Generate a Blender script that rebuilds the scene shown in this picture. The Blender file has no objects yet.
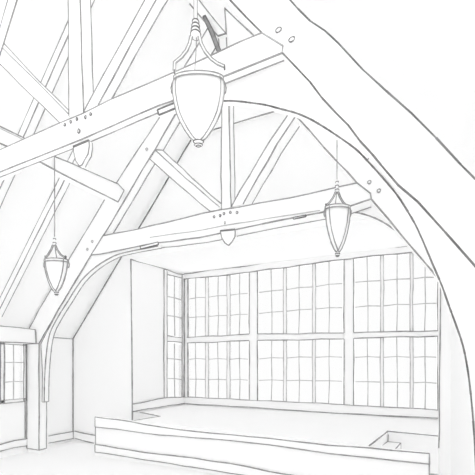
import bpy, bmesh, math, random
from mathutils import Vector
random.seed(7)
S = bpy.context.scene
COL = S.collection

# ---------------------------------------------------------------- camera, world, exposure
EYE = 1.6
FPX = 318.0
YAW = math.radians(23.4)
cd = bpy.data.cameras.new('camera')
cam = bpy.data.objects.new('camera', cd); COL.objects.link(cam)
cam.location = (0, 0, EYE)
cam.rotation_euler = (math.pi/2, 0, YAW)
cd.sensor_width = 36; cd.lens = 36*FPX/475; cd.shift_y = (367-237.5)/475
cd.clip_start = .05
S.camera = cam
w = bpy.data.worlds.new('sky'); S.world = w; w.use_nodes = True
w.node_tree.nodes['Background'].inputs[0].default_value = (1, 1, 1, 1)
w.node_tree.nodes['Background'].inputs[1].default_value = 1.0
_n, _l = w.node_tree.nodes, w.node_tree.links          # even white sky, with added brighter fill from steeply below for the roof slopes
_t = _n.new('ShaderNodeTexCoord'); _s = _n.new('ShaderNodeSeparateXYZ'); _m = _n.new('ShaderNodeMapRange')
_m.inputs['From Min'].default_value = -.75; _m.inputs['From Max'].default_value = -.3
_m.inputs['To Min'].default_value = 1.9; _m.inputs['To Max'].default_value = 1.0
_l.new(_t.outputs['Generated'], _s.inputs[0]); _l.new(_s.outputs['Z'], _m.inputs['Value'])
_l.new(_m.outputs[0], _n['Background'].inputs[1])
S.view_settings.view_transform = 'Standard'; S.view_settings.look = 'None'
S.view_settings.gamma = 1; S.view_settings.use_curve_mapping = False
S.view_settings.exposure = 0.2
S.cycles.max_bounces = 48; S.cycles.diffuse_bounces = 48
S.cycles.transparent_max_bounces = 32

# ---------------------------------------------------------------- rays of the photograph -> points in the hall
CX = 237.5; HY = 367.0
cs, sn = math.cos(YAW), math.sin(YAW)
def ray(px, py):
    u = (px-CX)/FPX; v = (HY-py)/FPX
    return Vector((-sn+cs*u, cs+sn*u, v))
O = Vector((0, 0, EYE))
def onY(px, py, Y): d = ray(px, py); return O + d*(Y/d.y)
def onX(px, py, X): d = ray(px, py); return O + d*(X/d.x)
def onZ(px, py, Z): d = ray(px, py); return O + d*((Z-EYE)/d.z)
def dist(p): return -sn*p.x + cs*p.y          # depth in front of the eye

# ---------------------------------------------------------------- materials
def newmat(name):
    m = bpy.data.materials.new(name); m.use_nodes = True
    return m, m.node_tree.nodes, m.node_tree.links
def paper(name, c=(.955, .955, .955), var=.012, scale=3.0):
    m, n, l = newmat(name)
    b = n['Principled BSDF']; b.inputs['Roughness'].default_value = .95
    b.inputs['Specular IOR Level'].default_value = 0.0
    t = n.new('ShaderNodeTexCoord'); no = n.new('ShaderNodeTexNoise')
    no.inputs['Scale'].default_value = scale; no.inputs['Detail'].default_value = 6
    r = n.new('ShaderNodeValToRGB')
    r.color_ramp.elements[0].position = .3; r.color_ramp.elements[1].position = .7
    r.color_ramp.elements[0].color = (*[max(0, x-var) for x in c], 1)
    r.color_ramp.elements[1].color = (*[min(.99, x+var) for x in c], 1)
    l.new(t.outputs['Object'], no.inputs['Vector']); l.new(no.outputs['Fac'], r.inputs['Fac'])
    l.new(r.outputs['Color'], b.inputs['Base Color'])
    return m
def lead(name, v, var):
    m, n, l = newmat(name)
    b = n['Principled BSDF']; b.inputs['Roughness'].default_value = .9
    b.inputs['Specular IOR Level'].default_value = 0.1
    t = n.new('ShaderNodeTexCoord'); no = n.new('ShaderNodeTexNoise')
    no.inputs['Scale'].default_value = 9; no.inputs['Detail'].default_value = 4
    r = n.new('ShaderNodeValToRGB')
    r.color_ramp.elements[0].position = .3; r.color_ramp.elements[1].position = .7
    r.color_ramp.elements[0].color = (v-var, v-var, v-var, 1)
    r.color_ramp.elements[1].color = (v+var, v+var, v+var, 1)
    l.new(t.outputs['Object'], no.inputs['Vector']); l.new(no.outputs['Fac'], r.inputs['Fac'])
    l.new(r.outputs['Color'], b.inputs['Base Color'])
    return m
PLASTER = paper('white_plaster', (.988,)*3, .004, 1.3)
TIMBER = paper('whitened_timber', (.988,)*3, .004, 2.5)
BOARD = paper('white_painted_board', (.988,)*3, .004, 2)
METAL = paper('white_metal', (.96,)*3, .015, 8)
DARK = lead('graphite_dark', .20, .07)
MID = lead('graphite_mid', .33, .09)
LIGHT = lead('graphite_light', .50, .08)
def glass():
    m, n, l = newmat('window_glass')
    out = n['Material Output']; n.remove(n['Principled BSDF'])
    tr = n.new('ShaderNodeBsdfTransparent'); tr.inputs[0].default_value = (.93, .93, .93, 1)
    gl = n.new('ShaderNodeBsdfGlossy'); gl.inputs['Roughness'].default_value = .05
    mx = n.new('ShaderNodeMixShader'); mx.inputs[0].default_value = .006
    l.new(tr.outputs[0], mx.inputs[1]); l.new(gl.outputs[0], mx.inputs[2]); l.new(mx.outputs[0], out.inputs[0])
    return m
GLASS = glass()
def frosted():
    m, n, l = newmat('frosted_lantern_glass')
    b = n['Principled BSDF']; b.inputs['Base Color'].default_value = (.965, .965, .965, 1)
    b.inputs['Roughness'].default_value = .5; b.inputs['Specular IOR Level'].default_value = .15
    return m
FROST = frosted()

# ---------------------------------------------------------------- mesh builder
class MB:
    def __init__(s): s.v = []; s.f = []; s.m = []
    def face(s, idx, m=0): s.f.append(idx); s.m.append(m)
    def quad(s, a, b, c, d, m=0):
        k = len(s.v); s.v += [a, b, c, d]; s.face([k, k+1, k+2, k+3], m)
    def tube(s, pts, r, m=1, n=4, vary=.25, closed=False):
        pts = [Vector(p) for p in pts]
        if len(pts) < 2: return
        k0 = len(s.v); N = len(pts); ph = random.random()*6
        for i, p in enumerate(pts):
            if closed: d = pts[(i+1) % N]-pts[i-1]
            else: d = pts[min(i+1, N-1)]-pts[max(i-1, 0)]
            if d.length < 1e-9: d = Vector((0, 0, 1))
            d.normalize()
            a = d.cross(Vector((0, 0, 1)))
            if a.length < .2: a = d.cross(Vector((0, 1, 0)))
            a.normalize(); b = d.cross(a)
            rr = r*(1+vary*math.sin(ph+i*1.7)*.6+vary*.5*(random.random()-.5))
            for j in range(n):
                t = 2*math.pi*(j+.5)/n
                s.v.append(p+a*math.cos(t)*rr+b*math.sin(t)*rr)
        for i in range(N if closed else N-1):
            i2 = (i+1) % N
            for j in range(n):
                j2 = (j+1) % n
                s.face([k0+i*n+j, k0+i*n+j2, k0+i2*n+j2, k0+i2*n+j], m)
        if not closed:
            s.face([k0+j for j in range(n)], m); s.face([k0+(N-1)*n+j for j in reversed(range(n))], m)
    def prism(s, pts, vec, fl='all', bl=(), cn=(), r=.006, m=1, amp=None, step=.22, bm_=None):
        """outline pts (world) pushed along vec; fl/bl/cn say which front, back and crossing arrises are drawn"""
        pts = [Vector(p) for p in pts]; vec = Vector(vec); N = len(pts)
        amp = (r*.55 if fl else 0) if amp is None else amp
        ring = []; start = []
        for i in range(N):
            a, b = pts[i], pts[(i+1) % N]; d = b-a; L = d.length
            start.append(len(ring)); ring.append(a)
            n = int(L/step)
            if n >= 2 and L > 1e-6:
                pr = d.cross(vec); pr.normalize(); p1, p2 = random.random()*6.3, random.random()*6.3
                for k in range(1, n):
                    t = k/n; e = math.sin(math.pi*t)
                    ring.append(a+d*t+pr*amp*e*(math.sin(p1+k*.9)+.7*math.sin(p2+k*2.1)))
        M = len(ring); k0 = len(s.v)
        s.v += ring; s.v += [p+vec for p in ring]
        s.face([k0+i for i in range(M)]); s.face([k0+M+i for i in reversed(range(M))])
        for i in range(M):
            j = (i+1) % M; s.face([k0+i, k0+M+i, k0+M+j, k0+j])
        def seg(i):
            a = start[i]; b = start[i+1] if i+1 < N else M
            return [ring[k % M] for k in range(a, b+1)]
        E = range(N) if fl == 'all' else (fl or ())
        for i in E: s.tube(seg(i), r, m)
        EB = range(N) if bl == 'all' else bl
        for i in EB: s.tube([p+vec for p in seg(i)], r, bm_ or m)
        for i in (range(N) if cn == 'all' else cn): s.tube([pts[i], pts[i]+vec], r, m)
    def line(s, pts, r, m=1, amp=None, step=.2):
        amp = r*.5 if amp is None else amp
        out = []
        pts = [Vector(p) for p in pts]
        for a, b in zip(pts, pts[1:]):
            n = max(1, int((b-a).length/step))
            for k in range(n):
                q = a+(b-a)*(k/n)
                if out: q = q+Vector((0, 0, amp*(random.random()*2-1) if abs((b-a).normalized().z) < .8 else 0))
                out.append(q)
        out.append(pts[-1]); s.tube(out, r, m)
    def lathe(s, prof, sy=1.0, n=32, m=0, c=(0, 0, 0)):
        k0 = len(s.v); c = Vector(c)
        for (r, z) in prof:
            for j in range(n):
                t = 2*math.pi*j/n; s.v.append(c+Vector((r*math.cos(t), r*sy*math.sin(t), z)))
        for i in range(len(prof)-1):
            for j in range(n):
                j2 = (j+1) % n
                s.face([k0+i*n+j, k0+i*n+j2, k0+(i+1)*n+j2, k0+(i+1)*n+j], m)
        s.face([k0+j for j in reversed(range(n))], m)
        s.face([k0+(len(prof)-1)*n+j for j in range(n)], m)
    def build(s, name, mat, parent=None, smooth=False, origin=None):
        me = bpy.data.meshes.new(name)
        org = Vector(origin) if origin is not None else Vector((0, 0, 0))
        me.from_pydata([tuple(Vector(p)-org) for p in s.v], [], s.f)
        for mm in (mat, DARK, MID, LIGHT): me.materials.append(mm)
        for p, k in zip(me.polygons, s.m):
            p.material_index = k; p.use_smooth = smooth and k == 0
        b = bmesh.new(); b.from_mesh(me); bmesh.ops.recalc_face_normals(b, faces=b.faces)
        b.to_mesh(me); b.free(); me.update()
        o = bpy.data.objects.new(name, me); COL.objects.link(o)
        if parent is not None:
            o.parent = parent
            if origin is None and getattr(s, 'world', True):
                q = parent; Mx = parent.matrix_basis.copy()
                while q.parent is not None: q = q.parent; Mx = q.matrix_basis @ Mx
                me.transform(Mx.inverted())
            else: o.location = org
        else: o.location = org
        return o
def empty(name, loc=(0, 0, 0), rz=0):
    o = bpy.data.objects.new(name, None); COL.objects.link(o)
    o.location = loc; o.rotation_euler = (0, 0, rz); o.empty_display_size = .1
    return o
def tag(o, label=None, cat=None, group=None, kind=None):
    if label: o['label'] = label
    if cat: o['category'] = cat
    if group: o['group'] = group
    if kind: o['kind'] = kind
    return o
def struct(o, label, cat): return tag(o, label, cat, kind='structure')
def smooth(p, n=3):
    out = []
    for i in range(len(p)-1):
        a, b, c, d = p[max(i-1, 0)], p[i], p[i+1], p[min(i+2, len(p)-1)]
        for k in range(n):
            t = k/n
            out.append(tuple(.5*(2*b[j]+(c[j]-a[j])*t+(2*a[j]-5*b[j]+4*c[j]-d[j])*t*t+(3*b[j]-a[j]-3*c[j]+d[j])*t**3) for j in (0, 1)))
    return out+[p[-1]]
def R(t, px=1.2): return .57*px*t/FPX                 # arris-line radius for things about t metres off

# ---------------------------------------------------------------- main dimensions
XL, XR = -6.3, .95        # side walls
YE = 5.15                 # end wall
YW = 7.1                  # alcove window wall
Y1, Y2 = 2.1, 4.1         # front faces of the two trusses
YB = .3
foot = onX(73, 339, XL); ZT = foot.z
up = onY(185, 150, YE)
SL = (up.z-ZT)/(up.x-XL)
XRIDGE = -2.05; ZR = ZT+SL*(XRIDGE-XL); SR = 1.5
def zslope(x): return ZT+SL*(x-XL) if x < XRIDGE else ZR-SR*(x-XRIDGE)
LIFT = .07
def zroof(x): return zslope(x)+LIFT
def onSlope(px, py):
    d = ray(px, py)      # EYE+t dz = ZT+SL(t dx - XL)
    t = (ZT-SL*XL-EYE)/(d.z-SL*d.x); return O+d*t
AX0 = onY(132, 300, YE).x           # alcove left jamb / side wall
AXO = onY(440, 300, YE).x           # right edge of opening
AX1 = 1.22

# ---------------------------------------------------------------- floor, walls, ceiling
b = MB(); b.prism([(XL-.16, YB, -.17), (XR+.6, YB, -.17), (XR+.6, YW+.2, -.17), (XL-.16, YW+.2, -.17)], (0, 0, .1), fl=None, amp=0)
struct(b.build('floor', PLASTER), 'plain white hall floor', 'floor')

def box(mb, x0, x1, y0, y1, z0, z1, r=.006, m=1, fl=None, bl=(), cn=()):
    mb.prism([(x0, y0, z0), (x1, y0, z0), (x1, y0, z1), (x0, y0, z1)], (0, y1-y0, 0), fl=fl, bl=bl, cn=cn, r=r, m=m)

# left wall with the opening of window_1
wa, wb = onX(24.6, 372, XL), onX(0, 372, XL)
wz0, wz1 = onX(12, 402, XL).z, onX(12, 343, XL).z
wy1 = wa.y; wy0 = wy1-1.5
b = MB(); T = .16
box(b, XL-T, XL, YB, wy0, -.1, ZT+LIFT); box(b, XL-T, XL, wy1, YE, -.1, ZT+LIFT)
box(b, XL-T, XL, wy0, wy1, -.1, wz0); box(b, XL-T, XL, wy0, wy1, wz1, ZT+LIFT)
b.line([onX(49, 337.5, XL), onX(57, 338, XL), onX(73, 339, XL)], R(7, .9), 2)
b.line([Vector((XL+.008, YE-.01, onX(73.5, y_, XL).z)) for y_ in (339, 380, 400, 438)], R(7, 1.1), 2)
b.line([onX(25.6, 345, XL+.006), onX(25, 380, XL+.006), onX(25.2, 438, XL+.006)], R(6.3, 1.0), 2)
struct(b.build('wall_left', PLASTER), 'low white side wall under the left roof slope', 'wall')
b = MB(); box(b, XR, XR+T, .4, YE, 0, zroof(XR))
struct(b.build('wall_right', PLASTER), 'white side wall at the right of the hall', 'wall')

# end wall with the alcove opening
b = MB(); AZ0 = onY(130, 259.5, YE).z; AZr = onY(438, 245, YE).z; AZT = max(AZ0, AZr)
b.prism([(XL, YE, -.08), (AX0, YE, -.08), (AX0, YE, AZ0), (AX0, YE, zroof(AX0)), (XL, YE, ZT+LIFT)], (0, .14, 0), fl=None)
XCUT = XRIDGE+(ZR+LIFT-AZ0)/SR
b.prism([(AX0, YE, AZ0), (XCUT, YE, AZ0), (XRIDGE, YE, ZR+LIFT), (AX0, YE, zroof(AX0))], (0, .14, 0), fl=None)
b.prism([(AXO, YE, -.08), (XR, YE, -.08), (XR, YE, zroof(XR)), (AXO, YE, zroof(AXO))], (0, .14, 0), fl=None)
e = Vector((0, -.003, 0)); dz_ = Vector((.012, 0, -.016))
def under(p):
    return Vector((p.x, p.y-.004, min(p.z, zslope(p.x)-.0)))
b.line([under(onY(a, c, YE)) for a, c in ((73, 339), (89, 311), (107, 279), (122, 255), (150, 210), (185, 150), (197, 131), (215, 104))], R(6.5, 1.2), 1, amp=0)
b.line([onY(131, 259, YE)+e, onY(131.5, 300, YE)+e, onY(132, 350, YE)+e, onY(132.5, 421, YE)+e], R(6.4, 1.2), 2)
b.line([onY(440.5, 285, YE)+e, onY(440, 340, YE)+e, onY(439, 400, YE)+e, onY(439.5, 430, YE)+e, onY(438.6, 448, YE)+e], R(4.4, 1.2), 2)
struct(b.build('wall_back', PLASTER), 'white gable end wall around the wide alcove opening', 'wall')
# collar timber high on the gable
b = MB()
p0, p1 = onY(205, 132.5, YE-.04), onY(283, 108.5, YE-.04)
b.prism([p0, p1, p1+Vector((0, 0, .45)), p0+Vector((0, 0, .45))], (0, .04, 0), fl=[0], r=R(5.3, 1.1), m=2)
struct(b.build('trim_1', TIMBER), 'horizontal collar timber high on the gable wall', 'beam')

# roof slopes (underside) and ridge
b = MB()
def slab(x0, z0, x1, z1, th=.12):
    YC = .4
    b.prism([(x0, YC, z0), (x1, YC, z1), (x1, YC, z1+th), (x0, YC, z0+th)], (0, YE-YC+.14, 0), fl=None)
slab(XL-.1, ZT-.1*SL+LIFT, XRIDGE, ZR+LIFT); slab(XRIDGE, ZR+LIFT, XR+.12, zroof(XR+.12))
struct(b.build('ceiling', PLASTER), 'steep white roof slopes meeting at the ridge', 'ceiling')

# ---------------------------------------------------------------- alcove
def yl(tab, px):
    if px <= tab[0][0]: (a, ya), (c, yc) = tab[0], tab[1]
    elif px >= tab[-1][0]: (a, ya), (c, yc) = tab[-2], tab[-1]
    else:
        for (a, ya), (c, yc) in zip(tab, tab[1:]):
            if a <= px <= c: break
    return ya+(yc-ya)*(px-a)/(c-a)
CEIL = [(184, 274), (220, 269), (250, 265.5), (310, 256), (360, 250), (412, 245.5)]
HEAD = [(184, 279), (220, 276), (250, 272), (310, 264), (360, 257.5), (416, 252)]
TR1 = [(187, 337.5), (250, 334), (344, 333), (375, 332), (440, 330.5)]
TR2 = [(187, 343), (250, 340.5), (344, 339), (375, 337), (440, 336)]
SILL = [(187, 397), (250, 400), (344, 404.5), (438, 410)]
SKB = [(184, 403.4), (250, 407), (344, 413.5), (438, 418)]
UR1 = [(187, 299), (250, 293), (310, 287), (355, 282), (437, 277)]
UR2 = [(187, 317.5), (250, 314), (310, 309), (355, 307), (438, 303)]
LR1 = [(187, 359), (250, 359), (310, 357), (437, 357)]
LR2 = [(187, 379), (250, 380), (310, 380.5), (437, 383)]
def W(px, tab, off=0): return onY(px, yl(tab, px), YW-off)
cl, cr = onY(184, 274, YW), onY(440, yl(CEIL, 440), YW)
cr.x = AX1
b = MB()
k = len(b.v)
P8 = [Vector((AX0, YE+.14, AZ0)), Vector((AX1, YE+.14, AZ0)), Vector((AX1, YW+.1, cr.z+.02)), Vector((AX0, YW+.1, cl.z+.02))]
b.v += P8+[p+Vector((0, 0, .1)) for p in P8]
b.face([k, k+1, k+2, k+3]); b.face([k+7, k+6, k+5, k+4])
for i in range(4): j = (i+1) % 4; b.face([k+i, k+4+i, k+4+j, k+j])
b.line([onX(131, 259.5, AX0), onX(163, 268, AX0), onX(178, 274, AX0), onX(184, 274.5, AX0)], R(7, 1.1), 2)
struct(b.build('ceiling_alcove', PLASTER), 'flat white alcove ceiling', 'ceiling')

# stage deck height field (follows the drawn deck)
zfl = onY(97, 417.5, 4.43).z; zfr = onY(429, 453.5, 4.43).z
zbl = onY(184, 403.4, YW).z; zbr = onY(438, 418, YW).z
xfl, xfr = onY(95.3, 430, 4.43).x, onY(429.5, 460, 4.43).x
def zdeck(x, y):
    u = (x-xfl)/(xfr-xfl); u = max(-.2, min(1.3, u)); v = (y-4.43)/(YW-4.43)
    return (zfl+(zfr-zfl)*u)*(1-v)+(zbl+(zbr-zbl)*u)*v

# alcove walls
sb = onX(164, 398, AX0)
sy = sb.y; szb = sb.z; szt = onX(164, 269, AX0).z
b = MB()
box(b, AX0-.14, AX0, YE+.14, sy, 0, 4.2); box(b, AX0-.14, AX0, sy, YW+.2, 0, onX(176, 397.5, AX0).z)
b.line([onX(163.5, 270, AX0), onX(164, 300, AX0), onX(163.3, 340, AX0), onX(164, 397.5, AX0)], R(7.4, .9), 2)
struct(b.build('wall_alcove_left', PLASTER), 'white return wall at the left of the alcove', 'wall')
b = MB(); box(b, AX1, AX1+.14, YE+.14, YW+.2, 0, 4.2)
struct(b.build('wall_alcove_right', PLASTER), 'white return wall at the right of the alcove', 'wall')
b = MB(); box(b, AX0, AX1, YW+.02, YW+.16, 0, min(W(187, SILL).z, W(438, SILL).z)-.01)
struct(b.build('wall_alcove_back', PLASTER), 'low white wall under the alcove windows', 'wall')
b = MB()
xs = [184, 215, 250, 300, 344, 390, 438, 447]
for a, c in zip(xs, xs[1:]):
    q = [W(a, SKB), W(c, SKB), W(c, SILL), W(a, SILL)]
    b.prism([p+Vector((0, -.02, 0)) for p in q], (0, .05, 0), fl=[0, 2] if c <= 440 else [0, 2], r=R(7, 1.0), m=2)
q = [onX(132.8, 411.7, AX0+.02), onX(164, 406.4, AX0+.02), onX(184, 403.4, AX0+.02), onX(184, 397, AX0+.02), onX(164, 398, AX0+.02), onX(132.8, 404, AX0+.02)]
b.prism(q, (-.04, 0, 0), fl=[0, 1, 3, 4], r=R(7.2, 1.0), m=2)
struct(b.build('baseboard_alcove', BOARD), 'white skirting along the foot of the alcove walls', 'skirting')

# ---------------------------------------------------------------- windows
def quadY(mb, pxa, pxb, ta, tb, off, th, **k):
    """piece of joinery between two drawn uprights and two drawn horizontals on the window wall"""
    mb.prism([onY(pxa, yl(ta, pxa) if isinstance(ta, list) else ta, YW)+Vector((0, -off, 0)),
              onY(pxb, yl(ta, pxb) if isinstance(ta, list) else ta, YW)+Vector((0, -off, 0)),
              onY(pxb, yl(tb, pxb), YW)+Vector((0, -off, 0)), onY(pxa, yl(tb, pxa), YW)+Vector((0, -off, 0))], (0, th, 0), **k)
win = empty('window_3', ((AX0+AX1)/2, YW, W(300, SILL).z))
struct(win, 'wide leaded window wall across the back of the alcove', 'window')
r7 = R(7, .95)
for k, (a, c) in enumerate([(184.5, 188), (249.3, 257.5), (344, 353.7), (438, 446)]):
    mb = MB()
    mid = (a+c)/2
    mb.prism([onY(a, yl(SILL, a), YW-.03), onY(c, yl(SILL, c), YW-.03), onY(c, yl(HEAD, c), YW-.03), onY(a, yl(HEAD, a), YW-.03)], (0, .1, 0),
             fl=[1, 3], r=R(7.4, 1.15) if k else R(8, 1.3), m=2, amp=.004)
    mb.build('post', TIMBER, win)
mb = MB()
for a, c in [(184, 220), (220, 250), (250, 310), (310, 360), (360, 412), (412, 447)]:
    mb.prism([W(a, HEAD, .04), W(c, HEAD, .04), W(c, CEIL, .04), W(a, CEIL, .04)], (0, .12, 0), fl=[0, 2], r=R(7, 1.15), m=2)
mb.build('head', TIMBER, win)
mb = MB()
for a, c in [(187, 249), (257.5, 344), (353.7, 447)]:
    mb.prism([W(a, TR2, .045), W(c, TR2, .045), W(c, TR1, .045), W(a, TR1, .045)], (0, .1, 0), fl=[0, 2], r=R(7, 1.15), m=2, amp=.008)
mb.prism([W(249, TR2, .045), W(258, TR2, .045), W(258, TR1, .045), W(249, TR1, .045)], (0, .1, 0), fl=None)
mb.prism([W(343.6, TR2, .045), W(354, TR2, .045), W(354, TR1, .045), W(343.6, TR1, .045)], (0, .1, 0), fl=None)
mb.build('transom', TIMBER, win)
mull = [207, 228.5, 285, 314, 382, 411.5]
for x in mull:
    for (t0, t1) in ((HEAD, TR1), (TR2, SILL)):
        mb = MB()
        mb.prism([W(x-1.5, t1, .02), W(x+1.5, t1, .02), W(x+1.5, t0, .02), W(x-1.5, t0, .02)], (0, .06, 0), fl=[1, 3], r=R(7, .95), m=3, amp=.006)
        mb.build('mullion', TIMBER, win)
bays = [(188, 207), (207, 228.5), (228.5, 249.3), (257.5, 285), (285, 314), (314, 344), (353.7, 382), (382, 411.5), (411.5, 438)]
bars = [195.5, 218, 239.5, 271.5, 299, 329, 367.5, 397, 425]
for (a, c), x in zip(bays, bars):
    a += 1.5; c -= 1.5
    for (t0, t1, r1, r2) in ((HEAD, TR1, UR1, UR2), (TR2, SILL, LR1, LR2)):
        mb = MB(); j = random.uniform(-.5, .5)
        mb.line([W(x+j, t0), onY(x, (yl(t0, x)*2+yl(t1, x))/3, YW), onY(x+.5, (yl(t0, x)+2*yl(t1, x))/3, YW), W(x-j, t1)], R(7, .95), 3, amp=.004)
        for rr in (r1, r2):
            mb.line([onY(a, yl(rr, a)+.3, YW), onY((a+c)/2, yl(rr, (a+c)/2)-.3, YW), onY(c, yl(rr, c)+.2, YW)], R(7, .95), 3, amp=.008)
        cas = mb.build('casement', TIMBER, win)
        g = MB(); g.prism([W(a, t1, -.012), W(c, t1, -.012), W(c, t0, -.012), W(a, t0, -.012)], (0, .008, 0), fl=None)
        g.build('pane', GLASS, cas)

# alcove side window
def sx(px, py): return onX(px, py, AX0)
w2 = empty('window_2', (AX0, (sy+YW)/2, sx(175, 398).z)); struct(w2, 'narrow leaded window in the left return of the alcove', 'window')
for (a, c, nm) in ((164, 167, 'post'), (182, 184.5, 'post')):
    mb = MB(); ya0, yc0 = (273, 274.5) if a < 170 else (278, 279)
    mb.prism([sx(a, 398), sx(c, 397.5), sx(c, yc0-3), sx(a, ya0-4)], (-.1, 0, 0), fl=[1, 3] if a < 170 else [3], r=R(7.7, 1.0), m=2, amp=.004)
    mb.build(nm, TIMBER, w2)
mb = MB(); mb.prism([sx(167, 274.5), sx(182, 278), sx(182, 273), sx(167, 268)], (-.1, 0, 0), fl=[0], r=R(7.7, 1.0), m=2); mb.build('head', TIMBER, w2)
mb = MB(); mb.prism([sx(167, 341.5), sx(182, 342.5), sx(182, 337.5), sx(167, 335.5)], (-.1, 0, 0), fl=[0, 2], r=R(7.7, 1.0), m=2); mb.build('transom', TIMBER, w2)
for (y0, y1, rs) in ((275, 336, ((296.5, 300), (315.5, 318))), (342, 397.5, ((358.5, 360), (378.5, 379.5)))):
    mb = MB()
    mb.line([sx(174.5, y0+1.5), sx(174.3, (y0+y1)/2), sx(174.8, y1)], R(7.8, 1.0), 3, amp=.004)
    for (p, q) in rs: mb.line([sx(167.5, p), sx(175, (p+q)/2-.2), sx(181.5, q)], R(7.8, 1.0), 3, amp=.005)
    cas = mb.build('casement', TIMBER, w2)
    g = MB(); g.prism([sx(167, y1), sx(182, y1), sx(182, y0+3), sx(167, y0)], (-.006, 0, 0), fl=None)
    for i in range(len(g.v)): g.v[i] = g.v[i]+Vector((-.03, 0, 0))
    g.build('pane', GLASS, cas)

# left wall window
def lx(px, py, off=0): return onX(px, py, XL+off)
w1 = empty('window_1', (XL, (wy0+wy1)/2, wz0)); struct(w1, 'small leaded window in the left wall under the wall plate', 'window')
mb = MB()
yA = wy1; fr = .05
def fx(y0, y1, z0, z1, fl): mb.prism([(XL+.02, y0, z0), (XL+.02, y1, z0), (XL+.02, y1, z1), (XL+.02, y0, z1)], (-.1, 0, 0), fl=fl, r=R(5.8, .9), m=2)
fx(wy0, wy1, wz0-.01, wz0+.045, [0, 2]); fx(wy0, wy1, wz1-.03, wz1+.01, [0])
fx(wy1-.03, wy1+.01, wz0, wz1, [1, 3]); fx(wy0-.01, wy0+.03, wz0, wz1, [1, 3])
mb.build('window_frame', TIMBER, w1)
ym = lx(2.2, 372).y
mb = MB(); mb.prism([(XL+.02, ym-.045, wz0), (XL+.02, ym+.02, wz0), (XL+.02, ym+.02, wz1), (XL+.02, ym-.045, wz1)], (-.1, 0, 0), fl=[1, 3], r=R(5.6, 1.6), m=2)
mb.build('mullion', TIMBER, w1)
zr1, zr2 = lx(12, 362.5).z, lx(12, 382).z
half = (ym-.045-(wy0+.03))/2
for (y0, y1) in ((ym+.02, wy1-.03), (wy0+.03+half, ym-.045), (wy0+.03, wy0+.03+half)):
    mb = MB(); yc = (y0+y1)/2
    mb.line([(XL, yc, wz0+.04), (XL, yc+.004, (wz0+wz1)/2), (XL, yc, wz1-.03)], R(5.8, .95), 3, amp=0)
    for z in (zr1, zr2): mb.line([(XL, y0, z), (XL, yc, z+.004), (XL, y1, z)], R(5.8, .95), 3, amp=.004)
    cas = mb.build('casement', TIMBER, w1)
    g = MB(); g.prism([(XL-.02, y0, wz0+.045), (XL-.02, y1, wz0+.045), (XL-.02, y1, wz1-.03), (XL-.02, y0, wz1-.03)], (-.006, 0, 0), fl=None)
    g.build('pane', GLASS, cas)

# skirtings of the nave
b = MB()
q = [onX(-25, 456.5, XL), onX(0, 451, XL), onX(14, 447.5, XL), onX(28, 445.5, XL), onX(48, 443, XL), onX(75.5, 438, XL), onX(75.5, 431, XL), onX(48, 436, XL), onX(28, 438.5, XL), onX(14, 440.5, XL), onX(0, 444.3, XL), onX(-25, 450, XL)]
b.prism(q, (.015, 0, 0), fl=None); b.prism([p+Vector((.016, 0, 0)) for p in q], (-.002, 0, 0), fl=[0, 1, 2, 4, 6, 8, 9, 10], r=R(6.4, .95), m=2)
struct(b.build('baseboard_left', BOARD), 'white skirting along the left wall', 'skirting')
b = MB()
q = [onY(75.5, 438, YE), onY(95, 443, YE), onY(110, 446, YE), onY(110, 438, YE), onY(95, 435, YE), onY(75.5, 431, YE)]
b.prism([p+Vector((0, -.02, 0)) for p in q], (0, .02, 0), fl=[0, 3, 4], r=R(6.9, .95), m=2)
struct(b.build('baseboard_back', BOARD), 'short white skirting between the left wall and the stage', 'skirting')

# ---------------------------------------------------------------- stage
YS = 4.43
st = empty('stage_platform', ((xfl+xfr)/2, YS, 0))
tag(st, 'low white stage platform running out of the alcove behind a capped front', 'stage')
def F(px, py): return onY(px, py, YS)
TOP = [(95.3, 416.8), (130, 421.3), (152, 425.5), (185, 430.2), (212, 433), (254, 436.3), (310, 442.8), (352, 446.5), (367, 448), (429.5, 453.3)]
L2 = [(97, 427), (124, 430), (150, 434), (185, 437), (212, 438.8), (254, 442.3), (310, 450.5), (350, 455.5), (392, 460), (426, 463.5)]
B1 = [(97, 444.5), (150, 453), (200, 458.5), (220, 461), (262, 470), (290, 475), (420, 497)]
B2 = [(96, 452), (150, 460), (200, 468), (243, 475), (420, 504)]
XS = [95.6, 130, 160, 195, 230, 270, 310, 350, 392, 429.3]
def band(nm, ta, tb, off, th, fl, m, lb=None, r=None, right=None):
    mb = MB()
    top = [F(x, yl(tb, x)) for x in XS]; bot = [F(x, yl(ta, x)) for x in XS]
    pts = [p+Vector((0, -off, 0)) for p in bot+top[::-1]]
    n = len(XS)
    edges = []
    if 'b' in fl: edges += list(range(n-1))
    if 't' in fl: edges += list(range(n, 2*n-1))
    if 'r' in fl: edges.append(n-1)
    if 'l' in fl: edges.append(2*n-1)
    mb.prism(pts, (0, th, 0), fl=edges, bl=list(range(n, 2*n-1)) if 'k' in fl else (), r=r or R(5, 1.1), m=m, cn=())
    o = mb.build(nm, BOARD, st)
    if lb: o['label'] = lb
    return o
band('front_panel', B1, L2, 0, .08, 'lr', 2)
band('cap_rail', L2, TOP, .012, .1, 'tblr', 2)
fz = [(x, 367+FPX*1.6/dist(onY(x, 400, YS))) for x in (96, 426)]
band('plinth', B2, B1, .012, .09, 'tbl', 2)
mb = MB(); mb.prism([(xfl, YS, -.07), (xfr-.05, YS, -.07), F(426, yl(B2, 426)), F(250, yl(B2, 250)), F(96, 452)], (0, .08, 0), fl=None); mb.build('plinth_foot', BOARD, st)
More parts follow.
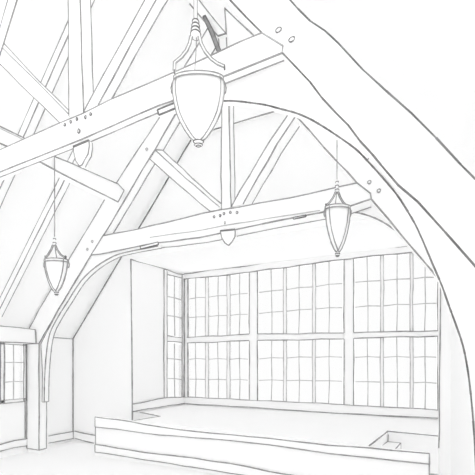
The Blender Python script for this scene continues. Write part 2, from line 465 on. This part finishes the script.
# deck outline with the two stair openings
def D(px, py, dz=0):
    p = onZ(px, py, .62)
    for _ in range(6): p = onZ(px, py, zdeck(p.x, p.y))
    return p
ra, rb, rc = D(368, 447.3), D(387.6, 430.6), D(437.5, 435.7)
la, lb_, lc = D(133, 411.2), D(160.5, 416), D(134, 420.3)
YI = YS+.1
def dk(x, y): return Vector((x, y, zdeck(x, y)-.006-.022*max(0, min(1, (y-5.2)/1.9))))
outline = [dk(xfl, YI-.02), dk(lb_.x-.15, YI-.02), dk(lb_.x, lb_.y), dk(AX0, la.y), dk(AX0, YW), dk(AX1, YW), dk(AX1, rc.y), dk(rb.x, rb.y), dk(ra.x+.01, YI-.02)]
outline = [dk(lb_.x-.12, YI-.02), dk(lb_.x, lb_.y), dk(AX0, la.y), dk(AX0, YW+.02), dk(AX1, YW+.02), dk(AX1, rc.y), dk(rb.x, rb.y), dk(ra.x+.01, YI-.02)]
mb = MB()
mb.prism(outline, (0, 0, -.05), fl=[0, 1, 5, 6], r=R(5, 1.05), m=2)
mb.build('deck', BOARD, st)
# right stair pit
zq = zdeck(rb.x, rb.y)-onY(388, 441.6, rb.y).z
mb = MB()
mb.prism([Vector((rb.x-.02, rb.y+.02, 0)), Vector((AX1, rc.y+.02, 0)), Vector((AX1, rc.y+.02, zdeck(AX1, rc.y)-.06)), Vector((rb.x-.02, rb.y+.02, zdeck(rb.x, rb.y)-.06))], (0, .05, 0), fl=None)
mb.prism([Vector((rb.x-.01, rb.y, 0)), Vector((ra.x, YI, 0)), Vector((ra.x, YI, zdeck(ra.x, YI)-.06)), Vector((rb.x-.01, rb.y, zdeck(rb.x, rb.y)-.06))], (-.05, 0, 0), fl=None)
yy = rb.y+.014
mb.line([onY(387.8, 431.5, yy), onY(388.3, 436, yy), onY(388, 441.6, yy)], R(4.6, 1.0), 2, amp=0)
mb.line([onY(388, 441.6, yy), onY(400.5, 443, yy), onY(420, 444.5, yy), onY(437.8, 446.7, yy)], R(4.5, .85), 3)
mb.build('stair_lining', BOARD, st)
mb = MB(); zt = onY(388, 441.8, yy).z
t0 = Vector((rb.x, rb.y+.01, zt)); t1 = onY(400.8, 443, rb.y+.01); t1.z = zt
t2 = onZ(395.5, 449, zt); t3 = onZ(378.6, 447.6, zt)
mb.prism([t0, t1, t2, t3], (0, 0, -.16), fl=[0, 1, 3], cn=[1], r=R(4.4, .95), m=2)
mb.build('step', BOARD, st)
# left stair pit
mb = MB()
mb.prism([Vector((AX0, la.y+.01, 0)), Vector((lb_.x+.02, lb_.y+.01, 0)), Vector((lb_.x+.02, lb_.y+.01, zdeck(lb_.x, lb_.y)-.06)), Vector((AX0, la.y+.01, zdeck(AX0, la.y)-.06))], (0, .05, 0), fl=None)
mb.build('stair_lining', BOARD, st)

# ---------------------------------------------------------------- roof timbers: helper for members lying in a truss plane
def member(parent, name, pts, Y, th, fl='all', bl=(), cn=(), r=.006, m=2, mat=TIMBER, extra=(), label=None, off=0, step=.22, amp=None):
    mb = MB(); v = Vector((0, 0, 0)); Y = Y+off
    P = [(onY(p[0], p[1], Y) if len(p) == 2 else Vector((p[1], Y, p[2]))) for p in pts]
    mb.prism(P, (0, th, 0), fl=fl, bl=bl, cn=cn, r=r, m=m, step=step, amp=amp)
    for (pl, rr, mm) in extra:
        mb.line([(onY(a, c, Y)+v+Vector((0, -.002, 0))) for a, c in pl], rr, mm)
    o = mb.build(name, mat, parent)
    if label: o['label'] = label
    return o
def ident(ea): return list(ea)

# ---- near truss
t1 = empty('roof_truss', (-2.5, Y1, 0))
tag(t1, 'near roof truss with king post, its cambered tie beam crossing behind the largest lantern', 'roof truss', 'roof trusses')
r3 = R(2.6, 1.25)
TT = [(0, 150), (20, 141), (60, 123), (82, 114), (112, 99), (150, 83), (175, 72), (205, 58.5), (240, 42), (252, 37), (262, 33)]
TBt = [(282, 53), (225, 76), (172, 101), (160, 105), (110, 127), (80, 140), (60, 148), (30, 160), (0, 172)]
LXT = -4.75
pts = [('w', LXT, 3.98)]+TT+[(283, 46)]+TBt+[('w', LXT, 3.67)]
n = len(pts)
i0 = 1+len(TT)+1                   # first bottom point
member(t1, 'tie_beam', pts, Y1, .055, fl=list(range(0, len(TT)))+[len(TT), len(TT)+1]+list(range(i0, i0+len(TBt))), bl=list(range(i0, i0+len(TBt))), r=r3*.95)
member(t1, 'king_post', [(69, 116), (68.5, 60), (68.3, 0), (68, -75), (79, -75), (80, 0), (81.5, 60), (83.5, 112.5)], Y1, .12, off=.004,
       fl=[0, 1, 2, 4, 5, 6], bl=[4, 5, 6], r=r3)
member(t1, 'strut', [(60, 123), (30, 94), (0, 64), ('w', -3.95, 4.62), ('w', -3.72, 4.94), (4, 43.5), (40, 82), (70.5, 112), (69, 116.5)], Y1, .03, off=.008,
       fl=[0, 1, 2, 5, 6, 7], r=r3, extra=[([(-4, 41.5), (0, 45.5), (30, 75), (50, 95), (69.5, 115)], r3*.8, 2)])
member(t1, 'strut', [(84, 111.5), (103, 76), (121, 44), (145, 0), (160, -30), (175, -30), (157, -2), (130, 46), (98, 105)], Y1, .075, off=.008,
       fl=[0, 1, 2, 3, 5, 6, 7], bl=[5, 6, 7], r=r3)
# principal rafters
zr_top = zslope(XRIDGE)-.06
member(t1, 'principal_rafter', [('w', -2.25, zslope(-2.25)-.12), ('w', -3.2, zslope(-3.2)-.1), (8, 0), (0, 28), ('w', -5.9, zslope(-5.9)-.25), ('w', XL+.02, ZT-.25), ('w', XL+.02, ZT-.6), ('w', -4.5, 3.98), (-4, 66), (4, 42), (17, 0), ('w', -2.25, zslope(-2.25)-.5)],
       Y1, .09, fl=[1, 2, 3, 8, 9, 10], r=r3)
LO = [(230, 0), (246, 17), (262, 33), (283, 46), (282.5, 53), (292, 63), (310, 82), (322, 98), (336, 113), (348, 125), (360, 141), (372, 154), (381, 165), (398, 185), (418, 202), (445, 232), (475, 266)]
HI = [(490, 195), (475, 179), (461, 165), (436, 138), (411, 113), (386, 91), (362, 69), (338, 43), (325, 31), (310, 21), (298, 9), (290, 0)]
pts = [('w', -1.85, 6.1-.3)]+LO+[('w', .93, 1.5), ('w', .93, 2.05)]+HI+[('w', -1.85, 6.35)]
nl = len(LO)
member(t1, 'principal_rafter', pts, Y1, .09, fl=[0, 1, 2, 5]+list(range(6, nl+1))+list(range(nl+3, nl+2+len(HI)+1)), r=r3, m=1,
       extra=[([(262, 33), (273, 40), (283, 46), (282.5, 53)], r3*.6, 3)])
ARC = [(476, 480), (475, 449), (472, 407), (468, 372), (463, 346), (456, 325), (449, 306), (442, 286), (433, 265), (418, 230), (408, 212), (397, 195), (382, 177), (367, 160.5), (355, 148.5), (336, 135), (323, 126.5), (310, 119), (296, 113), (281, 109), (266, 105), (251, 102.8), (238, 101.3), (224, 101), (200, 103.5), (173, 109), (157, 114)]
ARC = smooth(ARC, 3)
pts = [(156.5, 107)]+[(172, 101.3), (225, 76.3), (282, 53.6)]+LO[5:]+[('w', .54, 2.08), ('w', .54, .85)]+ARC
na = len(pts)-len(ARC)
member(t1, 'arch_brace', pts, Y1, .05, off=.085, fl=list(range(na, len(pts))), r=r3*.95, m=1,
       extra=[([(367, 160.5), (370.5, 156.5), (374, 157.5)], r3*.7, 2)])
member(t1, 'arch_brace', [(17, 169), (0, 177), (-20, 190), ('w', -4.6, 3.2), ('w', -5.4, 2.5), ('w', -5.85, 1.7), ('w', -5.93, .95), ('w', -5.98, .95), ('w', -5.98, 2.1), ('w', -4.75, 3.66), (0, 172.5), (17, 166)], Y1, .05, off=.085,
       fl=[0, 1, 2, 3, 4, 5, 6, 10, 11], r=r3)
mb = MB(); box(mb, XL+.01, -5.98, Y1+.02, Y1+.16, -.07, 2.1, r=.01, m=2, fl=[1, 3]); mb.build('wall_post', TIMBER, t1)
mb = MB(); box(mb, .54, XR-.01, Y1+.02, Y1+.16, -.07, 1.9, fl=None); mb.build('wall_post', TIMBER, t1)
# brace end at the big lantern
member(t1, 'brace_wedge', [(157.5, 110), (159, 115), (176, 108), (176, 102.5)], Y1, .03, off=-.01, fl=[0, 1, 3], r=r3*1.2, m=1)

def peg(parent, px, py, Y, rx, rz, r, m=2, fill=TIMBER):
    mb = MB(); c = onY(px, py, Y)
    ring = [c+Vector((rx*math.cos(t), 0, rz*math.sin(t))) for t in [2*math.pi*i/12 for i in range(12)]]
    mb.prism([p+Vector((0, -.008, 0)) for p in ring], (0, .02, 0), fl=None)
    mb.tube([p+Vector((0, -.008, 0)) for p in ring], r, m, closed=True, vary=.4)
    mb.build('peg', fill, parent)
u = 2.9/FPX
for (x, y) in ((65.5, 125.4), (71.4, 122.4), (77.6, 119.6), (86, 117.7), (91.3, 114.7)): peg(t1, x, y, Y1, 1.0*u, 1.4*u, r3*.8, 1)
peg(t1, 79.5, 131.7, Y1, 1.3*u, 2.2*u, r3*.8, 1)
for (x, y) in ((278.8, 31), (292, 40.5)): peg(t1, x, y, Y1, 3*2.15/FPX, 2.3*2.15/FPX, r3*.62, 1)

def boss(parent, pts, Y, r, top, side=None):
    mb = MB(); P = [onY(a, c, Y-.05)+Vector((0, .05, 0)) for a, c in pts]
    h_ = list(range(1, len(pts)//2+1))
    mb.prism([p+Vector((0, -.05, 0)) for p in P], (0, .055 if side is None else .035, 0), fl=list(range(1, len(pts))), bl=h_ if side else (), r=r, m=2)
    mb.tube([P[0]+Vector((0, -.05, 0)), P[1]+Vector((0, -.05, 0))], top, 1, vary=.1)
    mb.build('boss', TIMBER, parent)
boss(t1, [(73.5, 147), (89, 140.5), (89.2, 146), (88, 154), (84.5, 160), (82, 165), (79.5, 166), (76, 161), (73.8, 152)], Y1+.02, r3*.85, r3*1.9,
     [(89, 142.5), (88.6, 153), (86.5, 160)])
# ---- far truss
t2 = empty('roof_truss', (-2.2, Y2, 0))
tag(t2, 'far roof truss in front of the alcove, its tie beam passing behind the right-hand lantern', 'roof truss', 'roof trusses')
r5 = R(4.9, 1.2)
TT2 = [(103, 236), (126, 231.5), (150, 226), (185, 218), (220, 210), (260, 203), (290, 198), (310, 193.7), (334, 188), (357, 183)]
TB2 = [(371, 199), (349, 206.5), (324, 212), (295, 217.5), (262, 224), (236, 229.5), (217, 234), (200, 237.5), (157, 242.8), (111, 252), (91, 255)]
pts = TT2+[(370.5, 193.5)]+TB2
k = len(TT2)
member(t2, 'tie_beam', pts, Y2, .2, fl=list(range(0, k-1))+[k-1, k]+list(range(k+1, k+len(TB2))), bl=list(range(k+1, k+len(TB2))), r=r5,
       extra=[([(150, 237.5), (200, 230.5), (221, 226.3), (300, 213.6), (320, 210.5)], r5*.7, 3)])
member(t2, 'king_post', [(221.5, 209.5), (221.3, 160), (221.6, 101), (221.6, 60), (219.4, 51), (218.6, 36.5), (225.2, 33), (224.8, 8), (226, 25), (227, 48), (229, 60), (229, 101), (230, 160), (231.3, 207)], Y2, .15, off=.004,
       fl=[0, 1, 2, 3, 4, 5, 7, 8, 9, 10, 11, 12], bl=[10, 11, 12], r=r5)
member(t2, 'strut', [(211, 212), (180, 186), (149.3, 158.6), (155, 149.8), (163, 150.3), (192, 178), (221, 203.5), (221, 208)], Y2, .06, off=.01,
       fl=[0, 1, 2, 3, 4, 5], r=r5, extra=[([(155, 149.8), (185, 177.5), (219.5, 207)], r5*.85, 2)])
member(t2, 'strut', [(231.5, 206.5), (250, 175), (270, 141), (290, 112), (296, 115.5), (277, 144), (258, 177), (243, 204)], Y2, .2, off=.01,
       fl=[0, 1, 2, 4, 5, 6], bl=[4, 5, 6], r=r5)
RL = [(213, 20), (208, 28), (185, 66), (160, 117), (138, 150), (116, 184), (104, 201), (85, 233), (66, 265), (52, 288), (39, 310), (29, 329)]
RRt = [(39, 343.5), (58, 310), (70, 290), (91, 255), (95, 249), (103, 236), (126, 198), (150, 157.5), (155, 149.8), (175, 115), (195, 82), (213, 52), (218.5, 43)]
pts = RL+[('w', XL+.02, 2.05), ]+RRt
nl = len(RL)
member(t2, 'principal_rafter', pts, Y2, .14, fl=list(range(0, nl-1))+list(range(nl+1, nl+len(RRt))), bl=list(range(nl+6, nl+len(RRt))), r=r5)
RLo = [(227, 47), (240, 58), (262, 81), (281, 101), (296, 116), (310, 131), (324, 147.5), (336, 160.5), (347, 171.5), (357, 183), (370.5, 193.5), (371.5, 199.5), (390, 221), (402, 236), (414, 250), (426, 264), (438, 278), (466, 312)]
RHi = [(472, 285), (440, 233), (397, 183), (367, 150), (310, 92), (270, 51), (252, 34), (238, 21), (225, 8.5)]
member(t2, 'principal_rafter', RLo+RHi, Y2, .1, off=.002, fl=[3, 4, 5, 6, 7, 8]+[9, 10]+list(range(11, 16))+list(range(len(RLo)+5, len(RLo)+8)), r=r5*.9,
       extra=[([(357, 183), (370.5, 193.5)], r5*.6, 3)])
BR = smooth([(438, 278), (425, 263), (412, 248.5), (400, 234.5), (390, 226.5), (378, 219.5), (365, 214.6), (351, 212.3), (324, 214.5)], 3)
U = [(293, 219), (295, 217.5), (324, 212.2), (349, 206.8), (371.5, 199.7), (390, 221.2), (402, 236.3), (414, 250.3), (433, 271)]
member(t2, 'arch_brace', U+BR, Y2, .1, off=.21, fl=list(range(len(U), len(U)+len(BR)-1)), r=r5*.9, m=2)
BL = smooth([(158, 246), (125, 252.5), (111, 257.5), (95, 267.5), (81, 281), (68, 301), (58, 317), (50, 333), (46.5, 352), (44.6, 378), (44.2, 402)], 3)
U, L = [(91, 255.4), (111, 252.2), (157, 243)], [(42.2, 402), (42.7, 373), (41, 344), (58, 310.5), (70, 290.3)]
n = len(U)+len(BL)
member(t2, 'arch_brace', U+BL+L, Y2, .09, off=.012, fl=list(range(3, n))+[n, n+1, n+2], bl=list(range(3, n)), cn=[n-1], r=r5)
# stubs where the braces die into the tie beam
member(t2, 'brace_wedge', [(140, 246.5), (158, 242), (158.5, 244.5), (141, 249)], Y2, .02, off=-.012, fl='all', r=r5*.8, m=1)
member(t2, 'brace_wedge', [(293, 217.5), (306, 215), (306, 216.5), (293.5, 219.2)], Y2, .02, off=-.012, fl='all', r=r5*.8, m=1)
p0, p1, p2 = onY(39, 450, Y2), onY(27, 445, Y2), onY(40, 343.5, Y2)
mb = MB()
xa, xb = onY(27, 400, Y2).x, onY(39, 400, Y2).x
mb.prism([(xa, Y2, 0), (xb, Y2, 0), (xb, Y2, p2.z), (xa, Y2, p2.z)], (0, .15, 0), fl=[0, 1, 2, 3], bl=[1], cn=[1], r=R(6.1, 1.0), m=2)
mb.prism([(xa+.005, Y2+.005, -.07), (xb-.005, Y2+.005, -.07), (xb-.005, Y2+.005, 0), (xa+.005, Y2+.005, 0)], (0, .14, 0), fl=None)
mb.build('wall_post', TIMBER, t2)
u = 4.55/FPX
for (x, y) in ((214.3, 217), (220.3, 215.8), (224.2, 213.8), (230.5, 212.6), (237.2, 212.6)): peg(t2, x, y, Y2, .9*u, 1.1*u, r5*.65, 1)
peg(t2, 225, 223, Y2, .6*u, 1.3*u, r5*.5)
for (x, y) in ((369.3, 182.5), (378.8, 191), (92.6, 241.6), (87.6, 249.4), (147, 149.5)): peg(t2, x, y, Y2, 1.3*u, 1.3*u, r5*.65)
boss(t2, [(220.3, 231), (235.3, 229.5), (235, 236.5), (232, 242), (228.5, 245.5), (225, 243), (221.8, 238)], Y2-.01, r5*.9, r5*1.4)
# iron strap and ridge brace at the apex
member(t2, 'iron_strap', [(203, 17), (205.5, 15.5), (213, 30), (220.8, 50.5), (217.5, 52.5), (210, 33)], Y2, .03, off=-.23, fl='all', r=r5*1.0, m=1, mat=MID, label='dark iron strap')
member(t2, 'ridge_brace', [(226, 33.5), (199, 0), (192, -9), (179, -9), (187, 0), (193, 8), (206, 23), (218, 36)], 3.92, .05, fl=[0, 1, 3, 4, 5, 6, 7], r=R(4.3, 1.2))

# ---------------------------------------------------------------- purlin, wall plate, common rafters
XP = -3.8
mb = MB()
TOPP = [(-40, 108), (0, 126.5), (25, 138.5), (55.6, 157), (86, 170), (118, 184)]
BOT = [(118, 202), (80, 183), (42, 163), (6, 146), (-40, 126)]
P = [onX(a, c, XP) for a, c in TOPP+[(124, 190.5)]+BOT]
mb.prism(P, (-.12, 0, 0), fl=list(range(0, 11)), r=R(4.6, 1.15), m=2)
mb.line([onX(a, c, XP)+Vector((.002, 0, 0)) for a, c in ((0, 128.5), (24, 140))], R(4, .7), 3)
tag(mb.build('purlin', TIMBER), 'square white purlin under the left roof slope, ending at the far truss', 'purlin')
mb = MB(); XWp = onY(36, 336, Y2-.01).x
P = [onX(36, 343.6, XWp), onX(18, 342.5, XWp), onX(0, 342, XWp), onX(-60, 340.5, XWp), onX(-60, 319, XWp), onX(0, 326, XWp), onX(18, 327.5, XWp), onX(35, 329.6, XWp)]
mb.prism(P, (XL+.01-XWp, 0, 0), fl=[0, 1, 2, 4, 5, 6, 7], r=R(6, 1.05), m=2)
tag(mb.build('wall_plate', TIMBER), 'heavy white wall plate beam above the left-hand window', 'beam')
def common_rafter(px, py, wy, d, label):
    p = onSlope(px, py); Y = p.y
    nx, nz = SL/math.hypot(SL, 1), -1/math.hypot(SL, 1)
    mb = MB(); x0, x1 = XL+.25, XRIDGE-.1
    up_ = Vector((0, 0, LIFT-.004)); a, c = Vector((x0, Y, zslope(x0))), Vector((x1, Y, zslope(x1))); dn = Vector((nx*d, 0, nz*d))
    mb.prism([a+up_, a+dn, c+dn, c+up_], (0, wy, 0), fl=[1, 3], bl=[1], r=R(4.3, .9), m=2, amp=.004)
    tag(mb.build('common_rafter', TIMBER), label, 'rafter', 'common rafters on the left roof slope')
common_rafter(44, 81, .09, .075, 'slim white common rafter at far left, showing above and below the near tie beam')
common_rafter(62, 177, .09, .075, 'slim white common rafter running down behind the chain of the left-hand lantern')

# ---------------------------------------------------------------- lanterns
def lantern(cxpx, t, k, ztop_world, label, sqy, P_):
    """P_: profile data in units of k metres (photograph pixels at that distance), heights given as picture rows"""
    d = ray(cxpx, 200); base = Vector((d.x*t, d.y*t, 0))
    zz = lambda py: EYE+t*(HY-py)/FPX
    k = k*P_.get('ks', 1)
    zb = zz(P_['bottom'])
    rz = YAW
    root = empty('pendant_lantern', (base.x, base.y, zb), rz)
    tag(root, label, 'lantern', 'hanging lanterns')
    Z = lambda py: zz(py)-zb
    def LB(): m = MB(); m.world = False; return m
    r = R(t, P_.get('lw', 1.1))
    # glass bowl
    mb = LB(); prof = [(rr*k*.96, Z(y)) for (rr, y) in P_['bowl']]
    mb.lathe(prof[::-1], sqy, 36); mb.build('glass_bowl', FROST, root, smooth=True)
    # straps down both sides
    for s in (-1, 1):
        out = [Vector((s*rr*k, 0, Z(y))) for rr, y in P_['bowl']]
        inn = [Vector((s*(rr-P_['sw'])*k, 0, Z(y))) for rr, y in P_['bowl']]
        mb = LB(); fo = Vector((0, -r*1.5, 0))
        n = len(out)
        mb.prism([p+fo for p in out]+[p+fo for p in inn[::-1]], (0, r*3, 0), fl=list(range(n-1)), r=r, m=1 if P_['dk'] else 2, amp=0)
        # inner edge of the strap laid on the glass
        mb.tube([Vector((p.x, -sqy*math.sqrt(max(0, (abs(o.x)*.97)**2-p.x**2))-r*.6, p.z)) for p, o in zip(inn, out)], r*.8, 2)
        mb.build('strap', METAL, root)
    # rim band : two rings with the band between
    mb = LB(); R0 = P_['bowl'][0][0]*k*1.01; z1, z2 = Z(P_['rim']), Z(P_['rim']+P_['band'])
    mb.lathe([(R0*.985, z2), (R0*.985, z1)], sqy, 36)
    for z in (z1, z2):
        mb.tube([Vector((R0*math.cos(a), R0*sqy*math.sin(a), z)) for a in [2*math.pi*i/36 for i in range(36)]], r*.95, 1 if P_['dk'] else 2, closed=True)
    mb.build('rim_band', METAL, root)
    # curved arms from the collar to the rim
    for arm, back in ((P_['armL'], 0), (P_['armR'], 0)):
        mb = LB(); w_ = P_['aw']*k
        ctr = [Vector(((x-cxpx)*k, 0, Z(y))) for x, y in arm]
        sgn = -1 if ctr[-1].x < 0 else 1
        A = []; B = []
        for i, p in enumerate(ctr):
            dd = (ctr[min(i+1, len(ctr)-1)]-ctr[max(i-1, 0)]).normalized(); nn = Vector((dd.z, 0, -dd.x))
            A.append(p+nn*w_/2); B.append(p-nn*w_/2)
        mb.prism([p+Vector((0, -r, 0)) for p in A+B[::-1]], (0, 2*r, 0), fl=list(range(len(A)-1))+list(range(len(A), 2*len(A)-1)), r=r*.9, m=1 if P_['dk'] else 2, amp=0)
        e_ = ctr[-1]; mb.tube([e_+Vector((0, 0, 2.2*k)), e_, e_+Vector((0, 0, -2.5*k))], r*1.5, 1)
        mb.build('arm', METAL, root)
        # ear scroll beside the rim
        if P_['ear']:
            mb = LB(); x0 = sgn*P_['bowl'][0][0]*k
            mb.tube([Vector((x0+sgn*o*k, 0, Z(y))) for o, y in P_['ear']], r, 2, n=6); mb.build('scroll', METAL, root)
    mb = LB(); ra_ = P_['armB']
    mb.tube([Vector(((x-cxpx)*k, sqy*R0*f, Z(y))) for (x, y), f in zip(ra_, (.1, .5, .85))], r*.8, 2)
    mb.build('rear_arm', MID, root)
    # collar and stem
    mb = LB(); xc = (P_['cx']-cxpx)*k
    yt, yb = P_['collar']
    pr = []
    n = P_['knots']
    for i in range(n):
        f = i/(n-1); y = yb+(yt-yb)*f; rr = P_['cr']*k*(1 if i % 2 else .6)*(1-.45*f)
        pr.append((rr, Z(y)))
    mb.lathe(pr, 1, 14, c=(xc, 0, 0))
    for i, (rr, z) in enumerate(pr):
        if i % 2: mb.tube([Vector((xc+rr*1.03*math.cos(a), rr*1.03*math.sin(a), z)) for a in [2*math.pi*j/14 for j in range(14)]], r*.8, 1, closed=True)
    mb.build('collar', METAL, root)
    mb = LB(); zt_ = ztop_world-zb
    sr = P_['sr']*k
    zc = Z(yt)
    if sr > r*1.2:
        mb.lathe([(sr*.8, zc), (sr*.8, zt_)], 1, 8, c=(xc, 0, 0))
        for s in (-1, 1): mb.tube([Vector((xc+s*sr, 0, zc+(zt_-zc)*i/12)) for i in range(13)], r*.75, 2)
    else: mb.tube([Vector((xc, 0, zc+(zt_-zc)*i/14)) for i in range(15)], r*.8, 2)
    mb.build('hanging_rod', METAL, root)
    # bottom finial
    mb = LB(); fr = P_['fr']*k
    f0, f1 = P_['fin']
    fz_ = [(fr*.5, f1), (fr*.9, f1-.14*(f1-f0)), (fr*.6, f1-.3*(f1-f0)), (fr*1.15, f1-.5*(f1-f0)), (fr*.7, f0-.5)]
    mb.lathe([(a, Z(y)) for a, y in fz_], 1 if sqy > .5 else .6, 16)
    for a, y in (fz_[1], fz_[3], fz_[0]):
        mb.tube([Vector((a*1.03*math.cos(q_), a*.6*math.sin(q_), Z(y))) for q_ in [2*math.pi*j/16 for j in range(16)]], r*.8, 1, closed=True)
    mb.build('finial', METAL, root)
    return root
big = dict(ks=1.03, bottom=146, lw=1.15, bowl=[(24.2, 79), (25.2, 87), (25, 95), (23.6, 104), (21.3, 114), (17.8, 122.5), (13.2, 131), (8, 138.5), (5, 141)],
           sw=3.2, rim=77.5, band=3.2, dk=False, aw=2.6, cx=195.7, ear=[(-.3, 79.5), (1.6, 83), (2.6, 88), (2.2, 92), (.6, 95)],
           armL=[(191.5, 37), (190, 44), (187, 51), (182, 57.5), (175.5, 63), (175.2, 71)],
           armR=[(199.5, 37), (201, 44), (205, 52), (211, 59.5), (217, 64), (223.8, 67)],
           armB=[(196.5, 37), (195.5, 50), (194, 66)], collar=(20, 37), knots=9, cr=5.2, sr=1.6, fr=4.2, fin=(137, 146))
lantern(198.5, 2.02, 2.02/FPX, zslope(-1.0)-.01, 'largest and nearest hanging lantern, pale tapered bowl in front of the near tie beam', .3, big)
rt = dict(bottom=256, lw=1.1, bowl=[(12.4, 208), (12.3, 215), (11.4, 224), (9.6, 233), (7, 242), (3.8, 249.5), (1.6, 252.5)],
          sw=3.0, rim=207, band=2.6, dk=False, aw=1.3, cx=337, ear=[(0, 208), (1.2, 211), (1, 215), (.2, 217)],
          armL=[(335.6, 192), (333.5, 197), (330, 202), (326, 206)], armR=[(337.8, 192), (340, 198), (343, 203), (347, 206.5)],
          armB=[(337, 192), (337, 197), (337, 201)], collar=(180, 192), knots=7, cr=2.0, sr=.5, fr=1.9, fin=(251, 256.5))
dr = ray(337.5, 200); tr_ = 3.72
lantern(337.5, tr_, tr_/FPX, zslope(dr.x*tr_)-.01, 'slim hanging lantern on the right, in front of the far truss and alcove', .5, rt)
lf = dict(bottom=294.5, lw=1.1, bowl=[(11.6, 260.5), (11.4, 266), (10.2, 273), (8, 281), (5, 288), (2.4, 291.5)],
          sw=2.6, rim=260, band=2.4, dk=False, aw=1.2, cx=54.6, ear=[(0, 261), (1.2, 264), (1, 266.5), (.2, 268)],
          armL=[(53.4, 245), (51.5, 250), (48.5, 255), (45.5, 258)], armR=[(55.4, 245), (57.5, 250), (61, 255), (65.6, 258)],
          armB=[(54.5, 245), (54, 251), (53.8, 256)], collar=(237, 245), knots=5, cr=1.6, sr=.5, fr=1.8, fin=(290, 295))
zp = onX(54.6, 156.5, XP).z
dl = ray(56.5, 200); tl = (XP+.04)/dl.x
lantern(56.5, tl, tl/FPX, zp, 'small hanging lantern at far left, on a long rod below the purlin', .5, lf)
